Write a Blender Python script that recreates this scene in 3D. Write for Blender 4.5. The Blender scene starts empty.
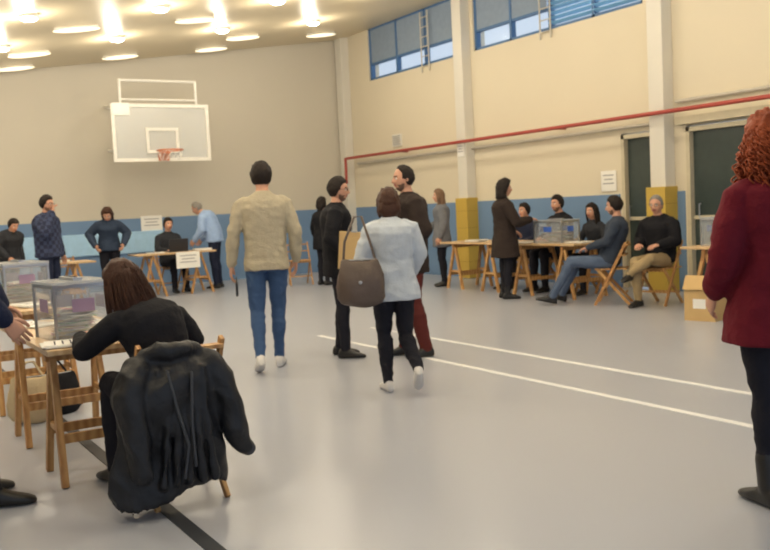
import bpy, math, random
from mathutils import Vector as V, Matrix, noise
from mathutils.bvhtree import BVHTree
random.seed(7)
scn=bpy.context.scene
scn.view_settings.view_transform='Standard'
COL=bpy.context.collection
# ---------------- materials ----------------
def lin(c):
    c=c/255.0
    return c/12.92 if c<=.04045 else ((c+.055)/1.055)**2.4
def rgb(c): return (lin(c[0]),lin(c[1]),lin(c[2]),1)
_m={}
def mat(name,c,rough=.8,bump=0,scale=40,var=.12,metal=0,spec=.5,vscale=None,kind='noise',c2=None,coat=0):
    if name in _m: return _m[name]
    m=bpy.data.materials.new(name); m.use_nodes=True; _m[name]=m
    nt=m.node_tree; b=nt.nodes['Principled BSDF']
    b.inputs['Roughness'].default_value=rough; b.inputs['Metallic'].default_value=metal
    b.inputs['Specular IOR Level'].default_value=spec
    b.inputs['Coat Weight'].default_value=coat
    tc=nt.nodes.new('ShaderNodeTexCoord')
    n=nt.nodes.new('ShaderNodeTexNoise'); n.inputs['Scale'].default_value=vscale or scale*.25; n.inputs['Detail'].default_value=4
    nt.links.new(tc.outputs['Object'],n.inputs['Vector'])
    mx=nt.nodes.new('ShaderNodeMix'); mx.data_type='RGBA'
    a=rgb(c); 
    lo=tuple(x*(1-var) for x in a[:3])+(1,); hi=tuple(min(1,x*(1+var)) for x in a[:3])+(1,)
    if c2: lo=rgb(c2); hi=a
    mx.inputs['A'].default_value=lo; mx.inputs['B'].default_value=hi
    if kind=='noise': nt.links.new(n.outputs['Fac'],mx.inputs['Factor'])
    elif kind=='wood':
        w=nt.nodes.new('ShaderNodeTexWave'); w.inputs['Scale'].default_value=6; w.inputs['Distortion'].default_value=6; w.inputs['Detail'].default_value=3
        nt.links.new(tc.outputs['Object'],w.inputs['Vector']); nt.links.new(w.outputs['Fac'],mx.inputs['Factor'])
    elif kind=='check':
        mp=nt.nodes.new('ShaderNodeTexChecker'); mp.inputs['Scale'].default_value=18
        nt.links.new(tc.outputs['Object'],mp.inputs['Vector']); nt.links.new(mp.outputs['Fac'],mx.inputs['Factor'])
    nt.links.new(mx.outputs['Result'],b.inputs['Base Color'])
    if bump:
        n2=nt.nodes.new('ShaderNodeTexNoise'); n2.inputs['Scale'].default_value=scale; n2.inputs['Detail'].default_value=5
        nt.links.new(tc.outputs['Object'],n2.inputs['Vector'])
        bp=nt.nodes.new('ShaderNodeBump'); bp.inputs['Strength'].default_value=bump; bp.inputs['Distance'].default_value=.02
        nt.links.new(n2.outputs['Fac'],bp.inputs['Height']); nt.links.new(bp.outputs['Normal'],b.inputs['Normal'])
    return m
def emis(name,c,s):
    m=bpy.data.materials.new(name); m.use_nodes=True; b=m.node_tree.nodes['Principled BSDF']
    b.inputs['Base Color'].default_value=rgb(c); b.inputs['Emission Color'].default_value=rgb(c); b.inputs['Emission Strength'].default_value=s
    return m
def clear(name,c,fac):
    m=bpy.data.materials.new(name); m.use_nodes=True; nt=m.node_tree; b=nt.nodes['Principled BSDF']
    b.inputs['Base Color'].default_value=rgb(c); b.inputs['Roughness'].default_value=.15
    t=nt.nodes.new('ShaderNodeBsdfTransparent'); mx=nt.nodes.new('ShaderNodeMixShader'); mx.inputs[0].default_value=fac
    nt.links.new(t.outputs[0],mx.inputs[1]); nt.links.new(b.outputs[0],mx.inputs[2]); nt.links.new(mx.outputs[0],nt.nodes['Material Output'].inputs[0])
    return m
WALL=mat('wall_plaster',(216,206,184),.85,.05,60,.04,vscale=.6)
WALLB=mat('wall_plaster_grey',(200,193,178),.85,.05,60,.05,vscale=.6)
DADO=mat('dado_paint_blue',(108,138,174),.7,.05,30,.06,vscale=1)
CEIL=mat('ceiling_sheet',(222,208,178),.38,.14,3,.1,vscale=.8)
FLOOR=mat('sports_floor',(166,170,182),.28,.02,90,.06,vscale=.5)
WHITE=mat('white_paint',(214,210,200),.5,0,20,.03)
LINE=mat('court_line_white',(225,226,228),.5,0,20,.05)
BLK=mat('court_line_black',(44,48,56),.5)
REDP=mat('red_pipe_paint',(164,66,56),.5)
GREYP=mat('grey_conduit',(190,184,172),.5)
YEL=mat('yellow_pad_vinyl',(192,162,72),.5,.1,20,.05)
BLUEF=mat('window_frame_blue',(70,108,154),.5)
SHADE=mat('window_blind_greyblue',(130,146,166),.8)
LOUV=mat('louver_blue',(130,185,228),.5)
WOOD=mat('light_wood',(196,152,96),.5,.05,30,.1,kind='wood',c2=(168,120,70))
TOPW=mat('tabletop_wood',(206,176,136),.4,.02,30,.06,kind='wood',c2=(192,158,114))
PAPER=mat('paper_white',(238,236,230),.8,0,20,.02)
INK=mat('ink_grey',(60,60,70),.8)
ALU=mat('aluminium',(170,172,176),.35,metal=.8)
STEELW=mat('white_steel',(225,222,214),.4)
DARKG=mat('dark_door_glass',(60,70,68),.15,spec=.6)
DOORF=mat('door_frame_beige',(196,186,160),.5)
ORANGE=mat('rim_orange',(190,106,66),.4)
CARD=mat('cardboard',(200,168,116),.85,.05,30,.06)
LBLUE=mat('light_blue_vinyl',(165,205,238),.5)
BBLUE=mat('blue_plastic',(40,84,160),.4)
CLEAR=clear('clear_acrylic',(225,232,238),.16)
LIDM=clear('frosted_acrylic',(215,220,226),.5)
BBGL=clear('backboard_glass',(225,228,228),.35)
LAMP=emis('lamp_glow',(255,246,222),45)
# ---------------- mesh builder ----------------
class MB:
    def __init__(s): s.v=[]; s.f=[]; s.m=[]
    def add(s,vs,fs,m):
        o=len(s.v); s.v+= [tuple(x) for x in vs]; s.f+=[tuple(i+o for i in f) for f in fs]
        s.m+= ([m]*len(fs) if isinstance(m,int) else m)
    def loft(s,rings,m,cap=True):
        n=len(rings[0]); vs=[p for r in rings for p in r]; fs=[]
        for i in range(len(rings)-1):
            for j in range(n):
                a=i*n+j; b=i*n+(j+1)%n; fs.append((a,b,b+n,a+n))
        if cap:
            fs.append(tuple(reversed(range(n)))); k=(len(rings)-1)*n; fs.append(tuple(k+j for j in range(n)))
        s.add(vs,fs,m)
    def tube(s,pts,rad,m,n=10,caps=True,flat=None):
        pts=[V(p) for p in pts]; 
        if not hasattr(rad,'__len__'): rad=[rad]*len(pts)
        T=[]
        for i in range(len(pts)):
            a=pts[max(0,i-1)]; b=pts[min(len(pts)-1,i+1)]; d=(b-a)
            T.append(d.normalized() if d.length>1e-9 else V((0,0,1)))
        t0=T[0]; ref=V((1,0,0)) if abs(t0.x)<.8 else V((0,1,0))
        nn=(ref-t0*ref.dot(t0)).normalized(); rings=[]
        def ring(c,r,t,nn):
            bb=t.cross(nn)
            return [c+(nn*math.cos(2*math.pi*k/n)+bb*math.sin(2*math.pi*k/n))*r for k in range(n)]
        if caps:
            for a in (75,45,20): rings.append(ring(pts[0]-T[0]*rad[0]*math.sin(math.radians(a)),rad[0]*math.cos(math.radians(a)),T[0],nn))
        for i,p in enumerate(pts):
            nn=(nn-T[i]*nn.dot(T[i])).normalized(); rings.append(ring(p,rad[i],T[i],nn))
        if caps:
            for a in (20,45,75): rings.append(ring(pts[-1]+T[-1]*rad[-1]*math.sin(math.radians(a)),rad[-1]*math.cos(math.radians(a)),T[-1],nn))
        s.loft(rings,m)
    def ell(s,c,r,m,fr=None,nu=14,nv=9):
        c=V(c); rings=[]
        fr=fr or Matrix.Identity(3)
        for i in range(1,nv):
            a=math.pi*i/nv-math.pi/2
            rings.append([c+fr@V((r[0]*math.cos(a)*math.cos(2*math.pi*j/nu),r[1]*math.cos(a)*math.sin(2*math.pi*j/nu),r[2]*math.sin(a))) for j in range(nu)])
        s.loft(rings,m)
    def box(s,c,size,m,rot=None):
        c=V(c); x,y,z=[q/2 for q in size]; R=rot or Matrix.Identity(3)
        vs=[c+R@V((i*x,j*y,k*z)) for i in(-1,1) for j in (-1,1) for k in (-1,1)]
        s.add(vs,[(0,1,3,2),(4,6,7,5),(0,4,5,1),(2,3,7,6),(0,2,6,4),(1,5,7,3)],m)
    def bar(s,a,b,w,d,m):
        a=V(a);b=V(b); z=(b-a); L=z.length; z.normalize()
        x=V((1,0,0)) if abs(z.x)<.8 else V((0,1,0)); x=(x-z*x.dot(z)).normalized(); y=z.cross(x)
        s.box((a+b)/2,(w,d,L),m,Matrix((x,y,z)).transposed())
    def obj(s,name,mats,smooth=False,bevel=0,loc=(0,0,0),rz=0,scale=1):
        me=bpy.data.meshes.new(name); me.from_pydata(s.v,[],s.f); 
        for m in mats: me.materials.append(m)
        me.polygons.foreach_set('material_index',s.m)
        if smooth: me.polygons.foreach_set('use_smooth',[True]*len(s.f))
        me.validate(); me.update()
        o=bpy.data.objects.new(name,me); COL.objects.link(o)
        o.location=loc; o.rotation_euler=(0,0,rz); o.scale=(scale,)*3
        if bevel:
            bv=o.modifiers.new('bevel','BEVEL'); bv.width=bevel; bv.segments=2; bv.limit_method='ANGLE'
        return o
def rz3(a): return Matrix.Rotation(a,3,'Z')
def simplebox(name,lo,hi,m,bevel=0):
    b=MB(); b.box([(lo[i]+hi[i])/2 for i in range(3)],[hi[i]-lo[i] for i in range(3)],0); return b.obj(name,[m],bevel=bevel)
# ---------------- camera ----------------
th=math.radians(31.2); p=math.atan(68.4/900); r=math.atan(.05); h=1.35
F0=V((math.sin(th),math.cos(th),0)); R=V((math.cos(th),-math.sin(th),0)); Z=V((0,0,1))
fw=F0*math.cos(p)-Z*math.sin(p); U=Z*math.cos(p)+F0*math.sin(p)
cr=R*math.cos(r)-U*math.sin(r); cu=U*math.cos(r)+R*math.sin(r)
cam=bpy.data.cameras.new('camera'); co=bpy.data.objects.new('camera',cam); COL.objects.link(co)
M=Matrix((cr,cu,-fw)).transposed().to_4x4(); M.translation=(0,0,h); co.matrix_world=M
cam.lens=36*900/770; cam.sensor_width=36; scn.camera=co
cam.dof.use_dof=True; cam.dof.focus_distance=1.5; cam.dof.aperture_fstop=13
# ---------------- shell ----------------
XW=9.76; YB=17.5; X0=-7; Y0=-3
simplebox('floor',(X0,Y0,-.1),(XW+.3,YB+.3,0),FLOOR)
def cz(x): return 3.73+.133*max(x,-1.5)
b=MB()
xs=[X0,-1.5,XW+.3]; vs=[]
for x in xs:
    for y in (Y0,YB+.3):
        vs+= [(x,y,cz(x)),(x,y,cz(x)+.12)]
fs=[]
for i in range(2):
    a=i*4; fs+= [(a,a+2,a+6,a+4),(a+1,a+5,a+7,a+3),(a,a+4,a+5,a+1),(a+2,a+3,a+7,a+6)]
b.add(vs,fs,0); b.obj('ceiling',[CEIL])
simplebox('wall_back',(X0,YB,0),(XW,YB+.25,5.3),WALLB)
simplebox('wall_left',(X0-.25,Y0,0),(X0,YB+.25,5.3),WALL)
b=MB()
def wb(y0,y1,z0,z1): b.box((XW+.125,(y0+y1)/2,(z0+z1)/2),(.25,y1-y0,z1-z0),0)
wb(Y0,6.25,0,2.22); wb(8.2,8.75,0,2.22); wb(9.36,YB+.25,0,2.22); wb(Y0,YB+.25,2.22,3.97)
for a,c in [(Y0,4.7),(8.25,8.9),(12.75,13.25),(16.35,YB+.25)]: wb(a,c,3.97,5.05)
wb(Y0,YB+.25,5.05,5.4)
b.obj('wall_right',[WALL])
simplebox('trim_dado_back',(X0,YB-.012,0),(XW,YB,1.36),DADO)
b=MB()
for a,c in [(Y0,6.2),(8.24,8.7),(9.41,YB)]: b.box((XW-.006,(a+c)/2,.68),(.012,c-a,1.36),0)
b.obj('trim_dado_right',[DADO])
for i,y in enumerate([17.3,12.97,8.53,4.2]):
    simplebox('trim_column_%d'%(i+1),(XW-.2,y-.13,0),(XW,y+.13,5.1),WHITE,bevel=.01)
    if i>0:
        q=MB(); q.box((XW-.13,y,.72),(.25,.33,1.42),0)
        for k in (.3,.6,.9,1.2): q.box((XW-.13,y,k),(.254,.334,.004),1)
        q.obj('column_padding',[YEL,mat('pad_seam',(140,116,50))],bevel=.03)
simplebox('trim_court_line_1',(5.02,-1,0.0),(5.08,8.7,.004),LINE)
simplebox('trim_court_line_2',(4.32,-1,0.0),(4.38,8.6,.004),LINE)
simplebox('trim_court_line_3',(1.17,-1,0.0),(1.24,12,.004),BLK)
b=MB(); b.tube([(9.45,Y0+.2,2.41),(9.45,17.0,2.41)],.03,0,n=10)
for y in (6,10.5,15,): 
    b.tube([(9.45,y,2.41),(9.74,y,2.41)],.02,0)
b.tube([(9.45,17.0,2.41),(9.45,17.0,1.9)],.03,0)
b.obj('red_pipe',[REDP],smooth=True)
b=MB(); b.tube([(9.7,8.75,2.3),(9.7,16.9,2.3)],.025,0,n=8); b.tube([(9.7,Y0+.2,2.55),(9.7,8.3,2.55)],.025,0,n=8); b.obj('wall_conduit',[GREYP],smooth=True)
simplebox('trim_lintel',(9.66,6.1,2.24),(XW,8.3,2.34),DOORF)
def door(name,y0,y1,z1,n):
    b=MB(); t=.06
    b.box((9.8,y0+t/2,z1/2),(.12,t,z1),0); b.box((9.8,y1-t/2,z1/2),(.12,t,z1),0); b.box((9.8,(y0+y1)/2,z1-t/2),(.12,y1-y0,t),0)
    w=(y1-y0-2*t)/n
    for i in range(n):
        c=y0+t+w*(i+.5); b.box((9.83,c,z1/2),(.03,w-.01,z1-t-.02),1)
        b.box((9.81,c,.12),(.05,w-.02,.2),0); b.box((9.81,c,1.0),(.05,w-.02,.05),0)
        b.tube([(9.77,c+w*.35,1.0),(9.74,c+w*.35,1.0),(9.74,c+w*.35,1.18),(9.77,c+w*.35,1.18)],.009,2,n=6)
    b.obj(name,[DOORF,DARKG,ALU],bevel=.004)
door('door_1',8.75,9.36,2.2,1); door('door_2',6.25,8.2,2.2,2)
def window(name,y0,y1,n,blind):
    b=MB(); z0,z1=3.97,5.05; t=.05; x=9.84
    b.box((x,(y0+y1)/2,z0+t/2),(.1,y1-y0,t),0); b.box((x,(y0+y1)/2,z1-t/2),(.1,y1-y0,t),0)
    for i in range(n+1):
        yy=y0+t/2+(y1-y0-t)*i/n; b.box((x,yy,(z0+z1)/2),(.1,t,z1-z0),0)
    b.box((x,(y0+y1)/2,z0+.34),(.08,y1-y0,.04),0)
    b.box((x+.03,(y0+y1)/2,(z0+z1)/2),(.008,y1-y0-.06,z1-z0-.06),1)
    for (a,c,kind) in blind:
        if kind=='b': b.box((x-.03,(a+c)/2,(z0+.3+z1)/2),(.01,c-a,z1-z0-.34),2)
        else:
            k=z0+.1
            while k<z1-.05:
                b.box((x-.03,(a+c)/2,k),(.07,c-a,.008),3,Matrix.Rotation(.6,3,'Y')); k+=.075
    b.obj(name,[BLUEF,clear(name+'_glass',(190,215,235),.12),SHADE,LOUV])
window('window_1',13.25,16.35,3,[(13.3,16.3,'b')])
window('window_2',8.9,12.75,4,[(10.9,12.7,'b'),(8.95,10.85,'l')])
window('window_3',4.7,8.25,4,[(4.75,8.2,'l')])
for y in (14.2,10.85):
    b=MB()
    for d in (-.12,.12): b.tube([(9.72,y+d,3.85),(9.72,y+d,4.95)],.014,0,n=6)
    for k in range(6): b.tube([(9.72,y-.12,3.95+k*.18),(9.72,y+.12,3.95+k*.18)],.01,0,n=6)
    b.obj('wall_ladder',[GREYP])
def sign(name,c,w,hh,axis,txt=3):
    b=MB(); x,y,z=c
    if axis=='x':
        b.box(c,(.01,w,hh),0)
        for i in range(txt): b.box((x-.007,y,z+hh*(.28-.2*i)),(.003,w*(.7-.15*(i%2)),hh*.05),1)
    else:
        b.box(c,(w,.01,hh),0)
        for i in range(txt): b.box((x,y-.007,z+hh*(.28-.2*i)),(w*(.7-.15*(i%2)),.003,hh*.05),1)
    return b.obj(name,[PAPER,mat('print_light_grey',(150,150,155))])
sign('wall_sign',(9.745,9.62,1.56),.3,.3,'x'); sign('wall_sign',(9.55,12.97,2.28),.2,.24,'x')
sign('wall_sign',(5.3,17.48,1.25),.42,.3,'y')
b=MB(); b.box((9.74,15.35,2.66),(.03,.32,.24),0)
for k in range(5): b.box((9.72,15.35,2.58+k*.04),(.02,.28,.012),1)
b.obj('wall_vent',[STEELW,ALU])
b=MB()
for i in range(4): b.box((2.1+i*.98,17.46,.9),(.94,.05,.42),0)
b.obj('wall_mat_panel',[LBLUE],bevel=.02)
lamp=MB(); lamp.tube([(0,0,.0),(0,0,.05)],.13,1,n=16,caps=False); lamp.ell((0,0,-.0),(.11,.11,.04),0)
lm=None
for y in (3.2,5.5,7.8,10.1,12.45,14.7):
    for x in (-1.2,.6,2.35,4.1,5.9,7.65):
        z=cz(x)
        if lm is None:
            o=lamp.obj('ceiling_lamp',[LAMP,STEELW],smooth=True); lm=o.data
        else:
            o=bpy.data.objects.new('ceiling_lamp',lm); COL.objects.link(o)
        o.location=(x,y,z-.04)
        L=bpy.data.lights.new('lamp_light','POINT'); L.energy=27; L.color=(1,.88,.69); L.shadow_soft_size=.1
        lo=bpy.data.objects.new('lamp_light',L); COL.objects.link(lo); lo.location=(x,y,z-.25)
STREAK=emis('streak_glow',(255,240,208),1.3)  # weak emission imitating light streaks on the ceiling, not a real fixture
lt=None
for (x,y) in [(2.9,16.9),(4.7,16.7),(6.5,16.8),(2.9,15.5),(5.0,13.5),(6.7,15.7),(3.2,13.5),(8.6,16.2)]:  # added glowing ovals stand in for light pools and reflections between the lamps
    z=cz(x)-.02
    if lt is None:
        b=MB(); b.ell((0,0,0),(.34,.06,.035),0,nu=24); b.tube([(-.28,0,.02),(.28,0,.02)],.04,1,n=10)
        o=b.obj('ceiling_glow_streak',[STREAK,STEELW],smooth=True); lt=o.data
    else: o=bpy.data.objects.new('ceiling_glow_streak',lt); COL.objects.link(o)
    o.location=(x,y,z-.03); o.rotation_euler=(0,-math.atan(.133),0)
# ---------------- basketball backboard ----------------
b=MB(); cx,yb=5.2,16.15; z0,z1=2.37,3.4; w=.9
b.box((cx,yb,(z0+z1)/2),(1.8,.02,z1-z0),1)
def frame(x0,x1,za,zb,t,yy,m):
    b.box(((x0+x1)/2,yy,za+t/2),(x1-x0,.03,t),m); b.box(((x0+x1)/2,yy,zb-t/2),(x1-x0,.03,t),m)
    b.box((x0+t/2,yy,(za+zb)/2),(t,.03,zb-za-2*t),m); b.box((x1-t/2,yy,(za+zb)/2),(t,.03,zb-za-2*t),m)
frame(cx-w,cx+w,z0,z1,.06,yb-.01,0); frame(cx-.3,cx+.3,z0+.15,z0+.6,.05,yb-.015,0)
for dx in (-.7,.7):
    b.tube([(cx+dx,yb+.05,z0+.1),(cx+dx,yb+.05,z1+.42)],.025,0,n=8)
    b.tube([(cx+dx,yb+.05,z1-.1),(cx+dx*.9,YB-.04,z1+.1)],.03,0,n=8); b.tube([(cx+dx,yb+.05,z0+.2),(cx+dx*.9,YB-.04,z0+.3)],.03,0,n=8)
    b.tube([(cx+dx,yb+.05,z0+.2),(cx+dx*.95,YB-.7,z1)],.018,0,n=8)
b.tube([(cx-.7,yb+.05,z1+.42),(cx+.7,yb+.05,z1+.42)],.025,0,n=8); b.tube([(cx-.7,yb+.05,z1+.08),(cx+.7,yb+.05,z1+.08)],.02,0,n=8)
b.tube([(cx-.7,yb+.05,z0+.12),(cx+.7,yb+.05,z1-.1)],.012,0,n=6)
ry=yb-.4; rzz=z0+.17
b.tube([(cx+.225*math.cos(a*math.pi/12),ry+.225*math.sin(a*math.pi/12),rzz) for a in range(25)],.012,2,n=8)
b.box((cx,yb-.1,rzz-.03),(.16,.18,.03),2); b.box((cx,yb-.03,rzz-.08),(.2,.03,.16),2)
for k in range(12):
    for sg in (-1,1):
        pts=[]
        for j in range(4):
            a=2*math.pi*(k+sg*j*.5)/12; rr=.225-.022*j; pts.append((cx+rr*math.cos(a),ry+rr*math.sin(a),rzz-.06*j))
        b.tube(pts,.0025,3,n=4)
b.box((cx-.72,yb-.03,z1-.1),(.3,.01,.22),3)
b.obj('basketball_hoop',[STEELW,BBGL,ORANGE,PAPER])
# ---------------- furniture ----------------
def trestle_table(x0,x1,y0,y1,zt=.74):
    b=MB(); cx,cy=(x0+x1)/2,(y0+y1)/2; lx,ly=x1-x0,y1-y0
    b.box((0,0,zt-.014),(lx,ly,.028),0)
    along_y=ly>lx; L=max(lx,ly); W=min(lx,ly)
    zz=zt-.03
    for s in (-1,1):
        o=s*(L/2-.28)
        def P(a,c,z): return (c,a,z) if along_y else (a,c,z)
        b.bar(P(o,-W*.44,zz-.03),P(o,W*.44,zz-.03),.05,.06,1)
        for c in (-W*.38,W*.38):
            for d in (-1,1):
                b.bar(P(o+d*.02,c,zz-.05),P(o+d*.2,c*1.08,0.0),.035,.045,1)
            b.bar(P(o-.13,c*1.03,.28),P(o+.13,c*1.03,.28),.02,.035,1)
        for d in (-1,1): b.bar(P(o+d*.14,-W*.40,.24),P(o+d*.14,W*.40,.24),.02,.05,1)
    return b.obj('trestle_table',[TOPW,WOOD],bevel=.004,loc=(cx,cy,0))
def ballot_box(x,y,z,rot=0,w=.35,d=.5,hh=.3,lab=(150,130,160)):
    b=MB(); t=.006
    b.box((0,0,t/2),(w,d,t),0)
    for s in (-1,1):
        b.box((s*(w/2-t/2),0,hh/2),(t,d,hh),0); b.box((0,s*(d/2-t/2),hh/2),(w-2*t,t,hh),0)
    b.box((0,0,hh+.008),(w+.02,d+.02,.014),1)
    b.box((0,0,hh+.022),(.05,.24,.018),2); b.box((0,0,hh+.033),(.012,.19,.004),3)
    for s in (-1,1):
        for q in (-1,1):
            b.box((s*w/2,q*d/2,hh/2),(.014,.014,hh),2)
        b.box((s*(w/2),0,hh-.01),(.012,d,.02),2); b.box((0,s*d/2,hh-.01),(w,.012,.02),2)
        b.box((s*(w/2+.004),0,hh*.62),(.002,.14,.07),4); b.box((0,s*(d/2+.004),hh*.62),(.12,.002,.07),4)
    for k in range(90):
        zz=.014+k*.0015+random.random()*.008
        b.box((random.uniform(-1,1)*(w/2-.12),random.uniform(-1,1)*(d/2-.12),zz),(.10,.17,.002),(5,5,6,5,7,5,8)[k%7],rz3(random.uniform(-.5,.5)+(0 if k%2 else 1.57))@Matrix.Rotation(random.uniform(-.1,.1),3,'X'))
    b.obj('ballot_box',[CLEAR,LIDM,ALU,INK,mat('label%d_%d'%(lab[0],lab[2]),lab),PAPER,mat('envelope_cream',(225,205,160)),mat('envelope_pink',(214,160,170)),mat('envelope_green',(150,190,150))],loc=(x,y,z+.001),rz=rot)
def papers(x,y,z,rot,n=5,w=.21,l=.3):
    b=MB()
    for i in range(n): b.box((random.uniform(-.01,.01),random.uniform(-.01,.01),.003+.004*i),(w,l,.0035),0,rz3(random.uniform(-.08,.08)))
    for i in range(5): b.box((0,l*(.3-.13*i),.004*n+.001),(w*.7,.008,.001),1)
    b.obj('paper_stack',[PAPER,INK],loc=(x,y,z),rz=rot)
def chair(x,y,face,name='folding_chair'):
    b=MB(); s=.2; t=.77
    for q in (-1,1):
        b.bar((q*s,.2,0),(q*s,-.19,t),.022,.036,0)
        b.bar((q*(s-.03),-.22,0),(q*(s-.03),.16,.44),.022,.036,0)
    for k in range(6): b.box((0,-.16+k*.065,.445),(.38,.055,.016),0)
    b.bar((-s,-.18,t-.04),(s,-.18,t-.04),.07,.02,0); b.bar((-s,-.15,t-.16),(s,-.15,t-.16),.06,.02,0)
    b.bar((-s,.12,.16),(s,.12,.16),.025,.02,0); b.bar((-s+.03,-.16,.14),(s-.03,-.16,.14),.025,.02,0)
    b.bar((-s+.03,.15,.42),(s-.03,.15,.42),.025,.025,0)
    return b.obj(name,[WOOD],bevel=.003,loc=(x,y,0),rz=math.atan2(-face[0],face[1]))
trestle_table(.84,1.44,4.64,6.2,.72); trestle_table(.85,1.5,6.75,8.5)
trestle_table(8.15,8.85,8.7,10.1); trestle_table(8.2,8.9,10.35,11.8); trestle_table(8.0,8.7,5.2,6.85)
trestle_table(4.3,5.7,15.1,15.7); trestle_table(1.6,3.4,14.2,14.85)
ballot_box(1.08,5.12,.72,0.1,w=.3,d=.36); ballot_box(1.22,7.66,.74,.1,w=.33,d=.45); ballot_box(8.45,9.35,.74,.1,lab=(60,100,190)); ballot_box(8.35,6.45,.74,.1,lab=(40,90,191))
papers(1.0,4.79,.72,1.4,4); papers(1.25,5.6,.72,.2,6); papers(1.0,5.9,.72,.5,3); papers(1.2,7.1,.74,.3,5); papers(8.4,8.88,.74,.2,5); papers(8.3,9.85,.74,.4,5); papers(8.4,11.1,.74,.1,8); papers(8.3,5.9,.74,.1,5); papers(1.2,8.2,.74,.1,5)
papers(4.7,15.4,.74,1.4,4); papers(5.55,15.4,.74,1.4,8); papers(2.9,14.5,.74,1.2,8)
sign('table_sign',(5.17,15.085,.6),.42,.28,'y')
b=MB(); b.box((0,0,.01),(.34,.24,.018),0); b.box((0,-.12,.12),(.34,.012,.22),0,Matrix.Rotation(.2,3,'X')); b.box((0,.0,.02),(.28,.12,.003),1)
b.obj('laptop',[mat('dark_plastic_shell',(40,40,46),.4),INK],bevel=.003,loc=(5.1,15.45,.741))
chair(1.33,4.25,(0,1)); chair(7.2,14.9,(-.3,-1)); chair(8.22,8.1,(-.62,.78)); chair(8.5,7.6,(-1,-.15)); chair(9.1,10.0,(-1,0)); chair(9.1,9.3,(-1,0)); chair(9.1,10.75,(-1,0)); chair(5.17,16.1,(0,-1)); chair(3.2,15.6,(0,-1))
b=MB(); b.box((0,0,.16),(.4,.34,.32),0); b.box((0,0,.321),(.4,.05,.002),1); b.box((-.19,.0,.40),(.16,.34,.006),0,Matrix.Rotation(-1.1,3,'Y')); b.box((-.201,0,.18),(.002,.14,.1),2)
b.obj('cardboard_box',[CARD,mat('tape_brown',(170,130,80)),PAPER],loc=(7.78,6.3,0),rz=.2)
b=MB(); 
for s in (-1,1): b.box((s*.19,0,.17),(.012,.3,.3),0); b.box((0,s*.15,.17),(.38,.012,.3),0); b.box((s*.2,0,.32),(.03,.34,.02),0); b.box((0,s*.16,.32),(.4,.03,.02),0)
b.box((0,0,.012),(.38,.3,.02),0)
for k in range(4): b.box((0,-.158,.06+k*.06),(.34,.006,.01),0)
b.obj('plastic_crate',[BBLUE],loc=(8.35,6.5,0),rz=.1)
# ---------------- people ----------------
def sm(a,b_,x):
    t=max(0,min(1,(x-a)/(b_-a))); return t*t*(3-2*t)
def headpt(x,y,z,ex=0):
    X=x*.076;Y=y*.097;Zz=z*.118
    if z<0:
        k=-z; X*=1-.26*k**1.5
        if y<0: Y*=1-.42*k
        else: Y+=.006*k
    if ex<=0 and y>0:
        f=y
        nz=math.exp(-(X/.0125)**2)*(max(0,min(1,(.022-Zz)/.05)) if Zz>-.03 else max(0,1-(-.03-Zz)/.01))
        Y+=.026*nz*f
        Y-=.010*math.exp(-((abs(X)-.031)/.015)**2-((Zz-.006)/.013)**2)
        Y+=.004*math.exp(-((Zz-.03)/.01)**2-(X/.05)**2)
        Y+=.006*math.exp(-(X/.022)**2)*(math.exp(-((Zz+.049)/.006)**2)+math.exp(-((Zz+.062)/.006)**2))
        Y+=.008*math.exp(-(X/.02)**2-((Zz+.095)/.016)**2)
    return V((X,Y,Zz))
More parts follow.
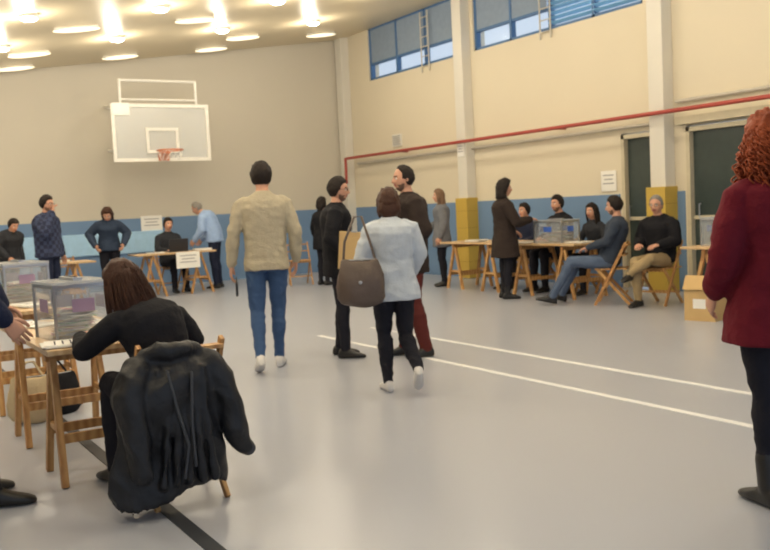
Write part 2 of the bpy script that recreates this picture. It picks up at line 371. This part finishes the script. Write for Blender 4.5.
def add_head(mb,c,fr,mi,style,beard=False,glasses=False):
    nu,nv=44,36; vs=[];fs=[];ms=[]
    for i in range(nv+1):
        a=math.pi*i/nv-math.pi/2
        for j in range(nu):
            t=2*math.pi*j/nu
            vs.append(headpt(math.cos(a)*math.sin(t),math.cos(a)*math.cos(t),math.sin(a)))
    for i in range(nv):
        for j in range(nu):
            f=(i*nu+j,i*nu+(j+1)%nu,(i+1)*nu+(j+1)%nu,(i+1)*nu+j); fs.append(tuple(reversed(f)))
            q=(vs[f[0]]+vs[f[2]])/2; m=mi['skin']
            if q.y>.04:
                if abs(q.x)<.024 and -.068<q.z<-.044: m=mi['lip']
                elif .014<abs(q.x)<.05 and .024<q.z<.033: m=mi['hair']
                elif beard and (q.z<-.072 or (abs(q.x)<.026 and -.044<q.z<-.036) or (abs(q.x)>.036 and q.z<-.05)): m=mi['stub']
            elif beard and q.y>.01 and q.z<-.04: m=mi['stub']
            ms.append(m)
    mb.add([c+fr@v for v in vs],fs,ms)
    for s in (-1,1):
        mb.ell(c+fr@V((s*.074,-.008,0)),(.010,.018,.03),mi['skin'],fr,8,6)
        mb.ell(c+fr@V((s*.031,.079,.006)),(.0135,.0105,.010),mi['white'],fr,8,6)
        mb.ell(c+fr@V((s*.031,.087,.006)),(.006,.004,.006),mi['dark'],fr,8,6)
    if glasses:
        for s in (-1,1):
            mb.tube([c+fr@V((s*.032+.021*math.cos(a*math.pi/6),.098,.004+.016*math.sin(a*math.pi/6))) for a in range(13)],.002,mi['dark'],n=5)
            mb.tube([c+fr@V((s*.053,.096,.01)),c+fr@V((s*.08,.0,.008))],.002,mi['dark'],n=5)
        mb.tube([c+fr@V((-.011,.1,.008)),c+fr@V((.011,.1,.008))],.002,mi['dark'],n=5)
    thick={'short':.017,'reced':.011,'long':.02,'curly':.034,'bob':.026,'tied':.016,'crop':.009}.get(style,.014)
    hl={'reced':.09,'crop':.07,'short':.058}.get(style,.06)
    sd=random.random()*50
    vs=[];fs=[]; nu,nv=56,40
    for i in range(nv+1):
        a=math.pi*i/nv-math.pi/2
        for j in range(nu):
            t=2*math.pi*j/nu; x,y,z=math.cos(a)*math.sin(t),math.cos(a)*math.cos(t),math.sin(a)
            q=headpt(x,y,z,1)
            nz=noise.noise(V((x,y,z))*(6 if style=='curly' else 3)+V((sd,0,0))); nf=noise.noise(V((x*11,y*11,z*5))+V((sd,0,0)))
            low=-.075 if style in('short','crop','reced','tied') else -.1
            lim=low+(hl-low)*sm(-.25,.7,y)+nf*.008
            if abs(x)>.6 and style in ('short','crop','reced') and -.3<y<.35: lim=max(low,min(lim,-.012))
            m=sm(lim-.004,lim+.03,q.z)
            nn=V((x,y,z)).normalized()
            top=1+.3*max(0,z)*(1 if y>-.2 else .5)
            if style in('short','reced','crop'): top*=.55+.45*sm(-.05,.06,q.z)
            off=-.010+(thick*top*(1+.4*nz+.3*nf)+.010)*m
            if m<.02: off=-.016
            vs.append(c+fr@(q+nn*off))
    for i in range(nv):
        for j in range(nu): fs.append((i*nu+(j+1)%nu,i*nu+j,(i+1)*nu+j,(i+1)*nu+(j+1)%nu))
    mb.add(vs,fs,mi['hair'])
    if style in('long','curly','bob'):
        L={'long':.27,'curly':.2,'bob':.13}[style]; n=48; rings=[]
        for k in range(15):
            f=k/14; z=.07-f*(L+.07); rings.append([])
            w=(.07+.028*math.sin(min(1,f*1.6)*math.pi*.5))*(1-.5*max(0,f-.7)/.3); d=(.055+.012*f)*(1-.4*max(0,f-.7)/.3)
            if style=='curly': w*=1.2; d*=1.25
            for j in range(n):
                t=2*math.pi*j/n; nz=noise.noise(V((math.cos(t)*2,math.sin(t)*2,z*(30 if style=='curly' else 6)+sd))); nf=noise.noise(V((math.cos(t)*9,math.sin(t)*9,z*7+sd)))
                g=1+.10*nf+(.16 if style=='curly' else .08)*nz
                rings[-1].append(c+fr@V((w*g*math.cos(t),-.048-.02*f*(1 if f<.6 else .6)+d*g*math.sin(t),z+.015*nf*f)))
        mb.loft(list(reversed(rings)),mi['hair'])
        if style!='curly':
            for s in (-1,1): mb.tube([c+fr@V((s*.05,.05,.08)),c+fr@V((s*.078,.03,.02)),c+fr@V((s*.084,.015,-.06)),c+fr@V((s*.08,.0,-L*.8))],[.014,.02,.022,.012],mi['hair'],n=8)
    if style=='tied': mb.ell(c+fr@V((0,-.115,.01)),(.035,.035,.04),mi['hair'],fr)
def add_hand(mb,w,d,n,s,mi,curl=.35):
    d=d.normalized(); n=(n-d*n.dot(d)).normalized(); s=(s-d*s.dot(d)-n*s.dot(n)).normalized()
    def P(a,b_,c): return w+s*a+d*b_+n*c
    rings=[]
    for (yy,rx,rz_) in [(-.05,.024,.02),(0,.026,.019),(.03,.034,.017),(.06,.041,.015),(.088,.041,.012),(.098,.034,.008)]:
        rings.append([P(rx*math.cos(2*math.pi*k/12),yy,rz_*math.sin(2*math.pi*k/12)) for k in range(12)])
    mb.loft(rings,mi)
    for x,l,r_ in [(.031,.07,.0088),(.0105,.079,.0092),(-.0105,.073,.0088),(-.030,.057,.0078)]:
        pt=P(x,.083,0); pts=[pt]; a=curl*.6; dirx=x*1.2
        for f in (.45,.32,.23):
            dd=(d*math.cos(a)-n*math.sin(a)+s*dirx).normalized(); pt=pt+dd*l*f*1.05; pts.append(pt); a+=curl
        mb.tube(pts,[r_,r_*.97,r_*.9,r_*.75],mi,n=7)
    pts=[P(.018,.018,-.004),P(.042,.042,-.012),P(.053,.068,-.02),P(.055,.092,-.028)]
    mb.tube(pts,[.014,.0125,.0105,.008],mi,n=7)
SKIN=mat('skin',(200,150,124),.55,.02,60,.05); LIP=mat('lips',(164,96,86),.5); EYEW=mat('eye_white',(225,222,216),.3); DARK=mat('dark_plastic',(28,26,28),.4); STUB=mat('beard_stubble',(112,84,70),.8)
DEF=dict(
 stand=dict(pel=(0,0,.95),che=(0,-.01,1.25),nec=(0,-.005,1.475),hd=(0,.025,1.63),
   re=(.235,-.03,1.15),rw=(.245,.05,.90),le=(-.235,-.03,1.15),lw=(-.245,.05,.90),
   rk=(.095,.02,.51),ra=(.105,-.02,.09),lk=(-.095,.02,.51),la=(-.105,-.02,.09),rf=(.15,1,0),lf=(-.15,1,0)),
 sit=dict(pel=(0,-.03,.565),che=(0,-.05,.86),nec=(0,-.01,1.085),hd=(0,.03,1.24),
   re=(.24,.03,.79),rw=(.14,.26,.76),le=(-.24,.03,.79),lw=(-.14,.26,.76),
   rk=(.11,.42,.55),ra=(.12,.42,.09),lk=(-.11,.42,.55),la=(-.12,.42,.09),rf=(.1,1,0),lf=(-.1,1,0)))
def person(name,loc,face,H=1.75,sex='m',pose='stand',top=None,trou=None,shoe=None,hair=None,style='short',hem=.88,flare=0.0,bulk=.012,vox=.013,
           beard=False,glasses=False,look=(0,1,0),hup=(0,0,1),curl=.4,legb=.012,boots=0,fold=.006,skin=None,twist=0,collar=True,shk=1,z=0,hands=True,**ov):
    J=dict(DEF[pose]); J.update(ov); J={k:V(v) for k,v in J.items()}
    mats=[top,trou,shoe,skin or SKIN,hair,LIP,EYEW,DARK,STUB]; mi=dict(skin=3,lip=5,hair=4,white=6,dark=7,stub=8)
    b=MB(); f=sex=='f'
    pel,che,nec=J['pel'],J['che'],J['nec']
    def sp(t):
        if t<0:
            return pel+V((0,0,-1))*(-t)*.52 if pose=='stand' else pel+(pel-che).normalized()*(-t)*.52
        c2=che*2-(pel+nec)/2
        return pel*(1-t)**2+c2*2*t*(1-t)+nec*t*t
    upv=(nec-pel).normalized()
    def ring(t,rx,ry,n=20,c=None):
        e=.02; up=(sp(min(t+e,1.1))-sp(t-e)).normalized() if t>=0 else upv if pose!='stand' else V((0,0,1))
        a=twist*max(0,t); lat=V((math.cos(a),math.sin(a),0)); lat=(lat-up*lat.dot(up)).normalized(); fr_=up.cross(lat)
        c=c or sp(t)
        out=[]
        for k in range(n):
            q=2*math.pi*k/n; cc,ss=math.cos(q),math.sin(q)
            cc=math.copysign(abs(cc)**.85,cc); ss=math.copysign(abs(ss)**.85,ss)
            out.append(c+lat*cc*rx+fr_*ss*ry)
        return out
    if f: prof=[(0,.172,.122),(.18,.145,.105),(.38,.128,.10),(.6,.148,.118),(.74,.152,.122),(.86,.150,.10),(.95,.112,.08),(1.04,.06,.058)]; shw=.158
    else: prof=[(0,.165,.12),(.18,.158,.118),(.38,.158,.115),(.6,.172,.122),(.76,.182,.124),(.88,.172,.105),(.97,.122,.082),(1.05,.066,.064)]; shw=.18
    shw*=shk; prof=[(t,rx*(shk if t>.3 else 1),ry) for t,rx,ry in prof]
    b.loft([ring(-.2,.10,.085),ring(-.12,.155,.115),ring(0,prof[0][1],prof[0][2]),ring(.15,.145,.105)],1)
    rg=[]
    if pose=='stand':
        zz=pel.z; zs=[hem+(zz-.03-hem)*k/6 for k in range(6)] if hem<zz-.03 else []
        for q in zs:
            fct=(zz-q)
            rg.append(ring(-.01,prof[0][1]+bulk+.006+flare*fct,prof[0][2]+bulk+.01+flare*fct,c=V((pel.x,pel.y,q))))
    else: rg.append(ring(-.06,prof[0][1]+bulk,prof[0][2]+bulk))
    for t,rx,ry in prof: rg.append(ring(t,rx+bulk*(1 if t<.95 else .6),ry+bulk*(1.1 if t<.95 else .6)))
    b.loft(rg,0)
    lat=V((math.cos(twist),math.sin(twist),0)); upn=(nec-che).normalized()
    if collar: 
        b.tube([nec+lat*.055*math.cos(a*math.pi/6)+lat.cross(upn)*(-.055)*math.sin(a*math.pi/6)+upn*.018 for a in range(13)],.019,0,n=8)
    b.tube([nec-upn*.05,nec+(J['hd']-nec)*.5,J['hd']-V((0,0,.03))],[.058,.052,.05] if not f else [.05,.044,.043],3,n=12)
    hh=MB()
    for sd,e,w in ((1,'re','rw'),(-1,'le','lw')):
        s0=nec-upn*.075+lat*sd*shw; E=J[e]; W=J[w]
        k=.92 if f else 1
        mid=(s0+E)/2+V((sd*.004,0,0))
        b.tube([s0-lat*sd*.03+upn*.008,s0,mid,E],[(.052*k+bulk*.8),(.056*k+bulk*.8),(.048*k+bulk),(.041*k+bulk)],0,n=14)
        d=(W-E).normalized()
        b.tube([E,E+(W-E)*.35,W-d*.015],[(.041*k+bulk),(.040*k+bulk*.9),(.030*k+bulk*.7)],0,n=14)
        b.tube([E+(W-E)*.5,W+d*.02],[.03*k,.024*k],3,n=10)
        if hands:
            if abs(d.z)>.6: n_=V((sd,0,0)); s_=V((0,1,0))
            else: n_=V((sd*.3,0,1)); s_=V((-sd,.0,0))
            if d.z>.6: n_=V((sd*.6,-.6,0)); s_=V((-sd,0,0))
            add_hand(hh,W,d,n_,s_,3,curl)
    for sd,kn,an,ft in ((1,'rk','ra','rf'),(-1,'lk','la','lf')):
        hp=pel+V((sd*.09,0,-.03)); K=J[kn]; A=J[an]
        b.tube([hp,hp+(K-hp)*.25,hp+(K-hp)*.6,K],[.085+legb*.4,.086+legb*.6,.072+legb*.8,.055+legb],1,n=14)
        d=(A-K).normalized()
        side=V((1,0,0)); back=d.cross(side); 
        if back.y>0: back=-back
        b.tube([K,K+(A-K)*.3+back*.012,K+(A-K)*.65,A-d*.01],[.055+legb,.056+legb,.044+legb,.036+legb],1,n=14)
        if boots: b.tube([A+(K-A).normalized()*boots,A],[.052+legb*.6,.046],2,n=14)
        F=J[ft].normalized(); sidev=F.cross(V((0,0,1))).normalized(); up=sidev.cross(F)
        rr=[]
        for y_,rx,hz in [(-.075,.022,.05),(-.062,.034,.085),(-.02,.038,.10),(.04,.040,.088),(.1,.047,.062),(.155,.045,.045),(.19,.03,.032),(.2,.014,.022)]:
            rr.append([A+F*y_+sidev*(rx*math.copysign(abs(math.cos(q))**.7,math.cos(q)))+up*(-.088+hz*.5+hz*.5*math.copysign(abs(math.sin(q))**.7,math.sin(q))) for q in [2*math.pi*k/14 for k in range(14)]])
        b.loft(rr,2)
        b.tube([A+V((0,0,.03)) if F.z>-.3 else A-d*.03,A-up*.03],[.036,.036],2,n=10)
    me=bpy.data.meshes.new('t'); me.from_pydata(b.v,[],b.f); ob=bpy.data.objects.new('t',me); COL.objects.link(ob)
    rm=ob.modifiers.new('r','REMESH'); rm.mode='VOXEL'; rm.voxel_size=vox
    s_=ob.modifiers.new('s','SMOOTH'); s_.iterations=3; s_.factor=.5
    dg=bpy.context.evaluated_depsgraph_get(); nm=bpy.data.meshes.new_from_object(ob.evaluated_get(dg))
    bvh=BVHTree.FromPolygons(b.v,b.f)
    vs=[v.co.copy() for v in nm.vertices]; ns=[v.normal.copy() for v in nm.vertices]
    fs=[tuple(p_.vertices) for p_ in nm.polygons]; ms=[]
    vm=[0]*len(vs)
    for p_ in nm.polygons:
        q=bvh.find_nearest(p_.center); m_=b.m[q[2]]; ms.append(m_)
        for i in p_.vertices: vm[i]=m_
    off=V((random.random()*99,0,0))
    for i in range(len(vs)):
        if vm[i] in(0,1):
            q=vs[i]; a=noise.noise(V((q.x*7,q.y*7,q.z*11))+off); a2=1-abs(noise.noise(V((q.x*9+q.z*5,q.y*9,q.z*13))+off))*2
            vs[i]=q+ns[i]*(fold*a+fold*.8*(a2-.5))
    bpy.data.objects.remove(ob); bpy.data.meshes.remove(nm)
    o=MB(); o.add(vs,fs,ms); o.add(hh.v,hh.f,hh.m)
    y=V(look).normalized(); zz=V(hup); x=y.cross(zz).normalized(); zz=x.cross(y)
    fr=Matrix((x,y,zz)).transposed()
    add_head(o,J['hd'],fr,mi,style,beard,glasses)
    return o.obj(name,mats,smooth=True,loc=(loc[0],loc[1],z),rz=math.atan2(-face[0],face[1]),scale=H/1.75),J,fr
def F(n,c,**k):
    k.setdefault('rough',.85); k.setdefault('bump',.25); k.setdefault('scale',60); k.setdefault('var',.15); k.setdefault('spec',.2)
    return mat(n,c,**k)
JEANS=F('jeans_denim',(62,86,124)); JEANS2=F('jeans_greyblue',(84,98,122)); BLKC=F('black_cloth',(27,27,32)); BLKT=F('black_trousers',(32,32,40)); NAVY=F('navy_cloth',(34,40,62)); 
BROWNH=F('brown_hair',(66,42,32),rough=.5); DKH=F('dark_hair',(38,31,28),rough=.6); REDH=F('red_hair',(166,80,42),rough=.5,c2=(110,46,26)); GRH=F('grey_brown_hair',(120,95,75),rough=.6); GREYH=F('grey_hair',(130,126,120),rough=.6)
SHOEB=mat('black_leather',(26,24,24),.4); SHOEW=mat('white_sneaker',(205,203,202),.6)
CREAM=F('cream_knit',(180,170,148),bump=.6,scale=90); WJ=F('pale_grey_quilt',(184,192,202),rough=.6); 
DBR=F('dark_brown_jacket',(50,41,38)); MAR=F('maroon_trousers',(92,42,38)); REDC=F('dark_red_wool',(100,22,36)); KHAKI=F('khaki_cloth',(160,140,106)); LBS=F('light_blue_shirt',(150,175,214)); 
PLAID=F('plaid_shirt',(62,70,98),kind='check',c2=(42,47,68)); GRY=F('grey_cloth',(110,112,118)); DGR=F('dark_grey_cloth',(48,50,56)); TEAL=F('slate_blue_cloth',(50,62,82)); SLT=F('charcoal_blue_knit',(54,62,76))
person('man_in_beige_sweater',(3.10,7.05),(.38,.92),1.77,top=CREAM,trou=JEANS,shoe=SHOEW,hair=DKH,style='short',hem=.86,bulk=.017,vox=.01,
  look=(.25,1,0),re=(.255,-.02,1.16),rw=(.25,.07,.92),le=(-.26,-.03,1.17),lw=(-.29,.02,.91),rk=(.08,.13,.52),ra=(.07,.18,.09),lk=(-.10,.02,.50),la=(-.10,-.20,.15),lf=(-.1,1,-.4),fold=.008,legb=.006)
b=MB(); b.box((0,0,0),(.02,.16,.11),0); b.tube([(0,-.05,.05),(0,-.03,.1),(0,.03,.1),(0,.05,.05)],.005,0,n=6); b.obj('small_purse',[SHOEB],bevel=.01,loc=(2.84,7.10,.72),rz=-.4)
person('man_in_black_jacket',(3.88,7.2),(.80,-.45),1.63,top=BLKC,trou=BLKT,shoe=SHOEB,hair=DKH,style='short',hem=.80,bulk=.03,vox=.01,beard=True,glasses=True,
  look=(.1,1,-.05),re=(.28,-.06,1.17),rw=(.29,.14,.99),le=(-.27,.0,1.16),lw=(-.10,.28,1.05),ra=(.12,.02,.09),la=(-.12,-.04,.09))
b=MB(); b.box((0,0,0),(.25,.02,.33),0); b.box((0,-.012,.02),(.2,.004,.2),0); b.box((0,.0,.168),(.05,.03,.012),1); b.obj('brown_folder',[CARD,ALU],bevel=.004,loc=(3.84,6.86,.98)).rotation_euler=(.1,.1,-.5)
person('man_in_brown_jacket',(4.34,6.72),(-.85,.25),1.70,top=DBR,trou=MAR,shoe=SHOEB,hair=DKH,style='reced',hem=.78,bulk=.036,vox=.01,beard=True,
  look=(.0,1,0),re=(.27,-.06,1.16),rw=(.23,.12,.95),le=(-.27,-.06,1.16),lw=(-.23,.12,.95),ra=(.11,.06,.09),la=(-.11,-.08,.09),legb=.022)
person('woman_in_white_jacket',(3.42,5.54),(.40,.92),1.48,sex='f',top=WJ,trou=BLKT,shoe=SHOEW,hair=BROWNH,style='bob',hem=.80,flare=.10,bulk=.042,vox=.01,
  look=(.1,1,-.15),hd=(0,.04,1.615),re=(.235,.03,1.17),rw=(.19,.2,1.0),le=(-.25,-.02,1.17),lw=(-.23,.16,1.02),rk=(.09,.03,.47),ra=(.14,-.26,.22),rf=(.1,1,-.8),lk=(-.09,.05,.51),la=(-.08,.02,.09),legb=.012,fold=.009)
BAG=mat('brown_bag_leather',(84,70,62),.5,.3,20,.2)
def bag(loc,rz,s=1,m=None,name='shoulder_bag',strap=.5):
    b=MB(); rg=[]
    for z_,rx,ry in [(-.2,.12,.05),(-.19,.165,.075),(-.14,.195,.09),(-.05,.2,.1),(.04,.19,.085),(.12,.165,.06),(.17,.15,.03),(.18,.13,.02)]:
        rg.append([V((rx*math.copysign(abs(math.cos(q))**.9,math.cos(q))*(1+.05*math.sin(q*7+z_*20)),ry*math.sin(q)*(1+.12*math.sin(q*5+z_*17)),z_+.014*math.sin(q*2+1))) for q in [2*math.pi*k/36 for k in range(36)]])
    b.loft(rg,0)
    b.tube([(-.14,0,.14),(-.12,.03,strap*.62),(-.03,.07,strap),(.03,.07,strap),(.09,.03,strap*.62),(.14,0,.14)],.011,0,n=8)
    b.tube([(-.12,.0,.183),(.12,0,.183)],.007,1,n=6); b.ell((.0,-.098,.0),(.016,.005,.016),1)
    return b.obj(name,[m or BAG,ALU],smooth=True,loc=loc,rz=rz,scale=s)
bag((3.10,5.45,.835),-.55,.84,strap=.54)
bag((1.27,6.62,.15),.3,.75,BLKC,'black_handbag',.3)
bag((1.05,6.45,.17),-.2,.8,mat('canvas_beige',(190,172,140),.9,.2,40),'canvas_tote_bag',.3)
_,J,fr=person('woman_in_red_coat',(3.335,2.36),(.45,.89),1.64,sex='f',top=REDC,trou=BLKT,shoe=SHOEB,hair=REDH,style='curly',hem=.75,flare=.10,bulk=.034,vox=.009,
  look=(.1,1,0),re=(.24,-.02,1.15),rw=(.23,.08,.95),le=(-.24,-.02,1.15),lw=(-.23,.12,.97),legb=-.002,boots=.13,fold=.009,rk=(.06,.02,.51),ra=(.06,-.02,.09),lk=(-.06,.02,.51),la=(-.06,-.02,.09))
def curls(o,J,fr,n,L,m,scale):
    b=MB(); c=J['hd']
    for k in range(n):
        t=random.uniform(-.1,1.1)*math.pi; a0=random.uniform(.1,1.2)
        x,y,z=math.cos(t)*math.cos(a0),-math.sin(t)*math.cos(a0),math.sin(a0)
        st=V((x*.105,y*.12-.01,z*.13)); pts=[]; ph=random.random()*6; ll=L*random.uniform(.5,1.0); rr=random.uniform(.008,.016)
        out=V((x,y,0)); N=26; sp_=random.uniform(.03,.055)
        for i in range(N):
            f=i/(N-1); q=st+out*sp_*math.sin(f*2.2)+V((0,0,-f*(ll+st.z)))
            q+=V((math.cos(ph+f*24)*rr,math.sin(ph+f*24)*rr,0)); pts.append(c+fr@q)
        b.tube(pts,[.0042]*(N-2)+[.003,.0015],0,n=5)
    q=b.obj('hair_curls',[m],smooth=True); q.parent=o
curls(_,J,fr,300,.23,REDH,1)
def strands(o,J,fr,n,L,m):
    b=MB(); c=J['hd']
    for k in range(n):
        t=random.uniform(-.15,1.15)*math.pi; a0=random.uniform(.0,1.3)
        x,y,z=math.cos(t)*math.cos(a0),-math.sin(t)*math.cos(a0),math.sin(a0)
        st=V((x*.094,y*.116-.005,z*.132)); pts=[]; ph=random.random()*6; ll=L*random.uniform(.75,1.05); N=14
        for i in range(N):
            f=i/(N-1); q=st+V((x,y,0))*(.026*math.sin(f*2.6))+V((0,0,-f*(ll+st.z)))
            q+=V((math.cos(ph+f*4)*.005,math.sin(ph+f*3)*.005,0)); pts.append(c+fr@q)
        b.tube(pts,[.0024]*(N-2)+[.0018,.001],0,n=4)
    q=b.obj('hair_strands',[m],smooth=True); q.parent=o
_,J,fr=person('seated_woman_in_black',(1.29,4.24),(-.12,.99),1.66,sex='f',pose='sit',top=BLKC,trou=BLKT,shoe=SHOEB,hair=BROWNH,style='long',bulk=.018,vox=.009,
  che=(-.02,.0,.80),nec=(-.05,.10,.97),hd=(-.10,.18,1.085),look=(-.4,.9,-.3),re=(.25,.14,.76),rw=(.08,.38,.79),le=(-.33,.18,.78),lw=(-.25,.44,.81),curl=.3)
strands(_,J,fr,700,.27,BROWNH)
person('man_in_navy_jacket',(.47,4.78),(.95,-.1),1.78,top=NAVY,trou=BLKT,shoe=SHOEB,hair=DKH,style='short',hem=.84,bulk=.025,vox=.01,
  re=(.24,.04,1.10),rw=(.22,.20,.89),le=(-.24,.10,1.12),lw=(-.2,.2,.92),look=(0,1,-.3),ra=(.14,.08,.09),la=(-.14,.0,.09))
person('woman_in_dark_coat',(7.42,14.34),(.9,.2),1.56,sex='f',top=BLKC,trou=BLKT,shoe=SHOEB,hair=DKH,style='bob',hem=.72,bulk=.035,flare=.05,re=(.27,.05,1.17),rw=(.15,.25,1.1))
person('woman_in_grey_coat',(8.45,12.1),(-.5,.3),1.58,sex='f',top=GRY,trou=BLKT,shoe=SHOEB,hair=GRH,style='long',hem=.72,bulk=.035,flare=.05,rw=(.12,.25,1.05),re=(.25,.05,1.15))
person('man_in_light_blue_shirt',(5.96,15.85),(-.6,.5),1.72,top=LBS,trou=NAVY,shoe=SHOEB,hair=GREYH,style='crop',bulk=.035,che=(0,.06,1.22),nec=(0,.2,1.4),hd=(0,.3,1.52),look=(0,1,-.5),rw=(.2,.32,.92),re=(.24,.15,1.12),lw=(-.2,.32,.92),le=(-.24,.15,1.12))
person('woman_in_slate_top',(3.97,15.6),(-.2,-.9),1.66,sex='f',top=TEAL,trou=BLKT,shoe=SHOEB,hair=BROWNH,style='bob',bulk=.04,che=(0,.05,1.22),nec=(0,.15,1.41),hd=(0,.24,1.53),look=(.2,1,-.8),re=(.33,.02,1.18),rw=(.24,.24,.98),le=(-.33,.02,1.18),lw=(-.24,.24,.98))
person('man_in_plaid_shirt',(2.56,13.4),(.5,-.5),1.74,top=PLAID,trou=NAVY,shoe=SHOEB,hair=DKH,style='short',glasses=True,beard=True,bulk=.04,rw=(.1,.16,1.5),re=(.26,.14,1.22),look=(0,1,-.1))
person('man_in_dark_jacket',(2.3,15.25),(.4,-.9),1.55,sex='m',top=DGR,trou=BLKT,shoe=SHOEB,hair=DKH,style='short',bulk=.03,che=(0,.05,1.22),nec=(0,.15,1.4),hd=(0,.22,1.52),look=(0,1,-.5),rw=(.2,.3,.95),re=(.26,.1,1.14))
person('seated_man_at_table',(5.17,16.1),(.1,-1),1.72,pose='sit',top=DGR,trou=BLKT,shoe=SHOEB,hair=DKH,style='short')
person('woman_in_black_coat',(7.84,9.72),(.7,-.3),1.62,sex='f',top=DBR,trou=BLKT,shoe=SHOEB,hair=DKH,style='curly',hem=.62,flare=.12,bulk=.04,boots=.3,vox=.012,rw=(.12,.36,1.16),re=(.26,.12,1.13),lw=(-.2,.2,1.0))
person('seated_man_in_sweater',(8.22,8.1),(-.62,.78),1.74,pose='sit',top=SLT,trou=JEANS2,shoe=SHOEB,hair=DKH,style='short',vox=.012,beard=True,look=(.1,1,-.1),bulk=.02,
  pel=(0,.03,.555),che=(0,-.05,.84),nec=(0,-.09,1.06),hd=(0,-.05,1.22),rk=(.12,.47,.53),ra=(.14,.66,.11),lk=(-.12,.5,.55),la=(-.13,.74,.11),rf=(.1,1,.25),lf=(-.1,1,.25),rw=(.1,.22,.73),lw=(-.1,.28,.72))
person('seated_older_man',(8.5,7.6),(-.95,-.25),1.70,pose='sit',top=BLKC,trou=KHAKI,shoe=SHOEB,hair=GREYH,style='crop',vox=.012,glasses=True,bulk=.035,rk=(.1,.43,.56),ra=(.1,.36,.09),lk=(-.1,.43,.60),la=(.12,.55,.42),look=(-.1,1,-.1))
person('seated_man_behind_table',(9.12,10.02),(-1,0),1.78,pose='sit',top=BLKC,trou=BLKT,shoe=SHOEB,hair=DKH,style='short',beard=True)
person('seated_woman_behind_table',(9.12,9.32),(-1,-.1),1.6,sex='f',pose='sit',top=DGR,trou=BLKT,shoe=SHOEB,hair=DKH,style='long')
person('seated_person_behind_table',(9.12,10.77),(-1,0),1.66,pose='sit',top=NAVY,trou=BLKT,shoe=SHOEB,hair=DKH,style='short')
# ---------------- coats on chair ----------------
NYL=mat('black_nylon',(25,26,31),.5,.3,25,.3,spec=.4)
def jacket(loc,rz,s=1,seed=0):
    b=MB(); rg=[]; N=40
    for k in range(N+1):
        f=k/N; z_=.765-f*.66
        w=(.19+.07*sm(0,.3,f)+.02*math.sin(f*9+seed)); d=.05+.045*sm(0,.25,f)+.02*math.sin(f*6+seed)
        if f<.04: w*=.8; d*=.6
        cy=-.225+.03*(f-.5)
        rg.append([V((w*math.cos(q)*(1+.04*math.sin(q*5+f*7+seed))-.03*f,cy+d*math.sin(q)*(1+.12*math.sin(q*4+f*9+seed)),z_-(.04*math.cos(q*3+seed)-.05*math.cos(q+.6))*f)) for q in [2*math.pi*j/40 for j in range(40)]])
    b.loft(rg,0)
    b.tube([(.17,-.24,.70),(.22,-.26,.62),(.25,-.28,.50),(.27,-.29,.38),(.30,-.28,.32)],[.07,.072,.064,.056,.048],0,n=16)
    b.tube([(-.16,-.25,.70),(-.21,-.28,.60),(-.20,-.31,.44),(-.18,-.32,.26)],[.07,.07,.06,.05],0,n=16)
    b.tube([(.30,-.28,.32),(.32,-.28,.29)],.043,0,n=12)
    b.tube([(-.12,-.24,.765),(-.07,-.27,.785),(0,-.28,.785),(.07,-.27,.785),(.12,-.24,.765)],[.03,.045,.05,.045,.03],0,n=14)
    for i in range(5): b.tube([V((-.08+.05*i,-.30-.01*math.sin(i*2),.70)),V((-.06+.045*i,-.33,.46)),V((-.09+.06*i,-.31,.18))],.018,0,n=8)
    me=bpy.data.meshes.new('t'); me.from_pydata(b.v,[],b.f); ob=bpy.data.objects.new('t',me); COL.objects.link(ob)
    rm=ob.modifiers.new('r','REMESH'); rm.mode='VOXEL'; rm.voxel_size=.009
    s_=ob.modifiers.new('s','SMOOTH'); s_.iterations=5
    dg=bpy.context.evaluated_depsgraph_get(); nm=bpy.data.meshes.new_from_object(ob.evaluated_get(dg))
    vs=[]
    for v in nm.vertices:
        q=v.co; a=noise.noise(V((q.x*8,q.y*8,q.z*4))); r1=1-2*abs(noise.noise(V((q.x*9+q.z*5,q.y*9,q.z*5)))); r2=1-2*abs(noise.noise(V((q.x*18,q.y*18,q.z*9+5))))
        vs.append(q+v.normal*(.012*a+.012*(r1-.5)+.003*(r2-.5)))
    o=MB(); o.add(vs,[tuple(p_.vertices) for p_ in nm.polygons],0)
    o.tube([(.318,-.28,.295),(.332,-.28,.275)],.036,1,n=12)
    o.tube([(-.05,-.34,.70),(-.02,-.37,.51),(.02,-.36,.36),(.0,-.34,.21)],.007,1,n=6)
    o.tube([(.06,-.34,.68),(.04,-.365,.46),(.05,-.35,.26)],.007,1,n=6)
    bpy.data.objects.remove(ob); bpy.data.meshes.remove(nm)
    return o.obj('winter_jacket',[NYL,mat('grey_strap',(60,62,68),.7)],smooth=True,loc=loc,rz=rz,scale=s)
jacket((1.25,4.22,-.03),0.0)
# ---------------- light ----------------
w=bpy.data.worlds.new('sky'); scn.world=w; w.use_nodes=True
w.node_tree.nodes['Background'].inputs[0].default_value=(.68,.81,1,1); w.node_tree.nodes['Background'].inputs[1].default_value=.95
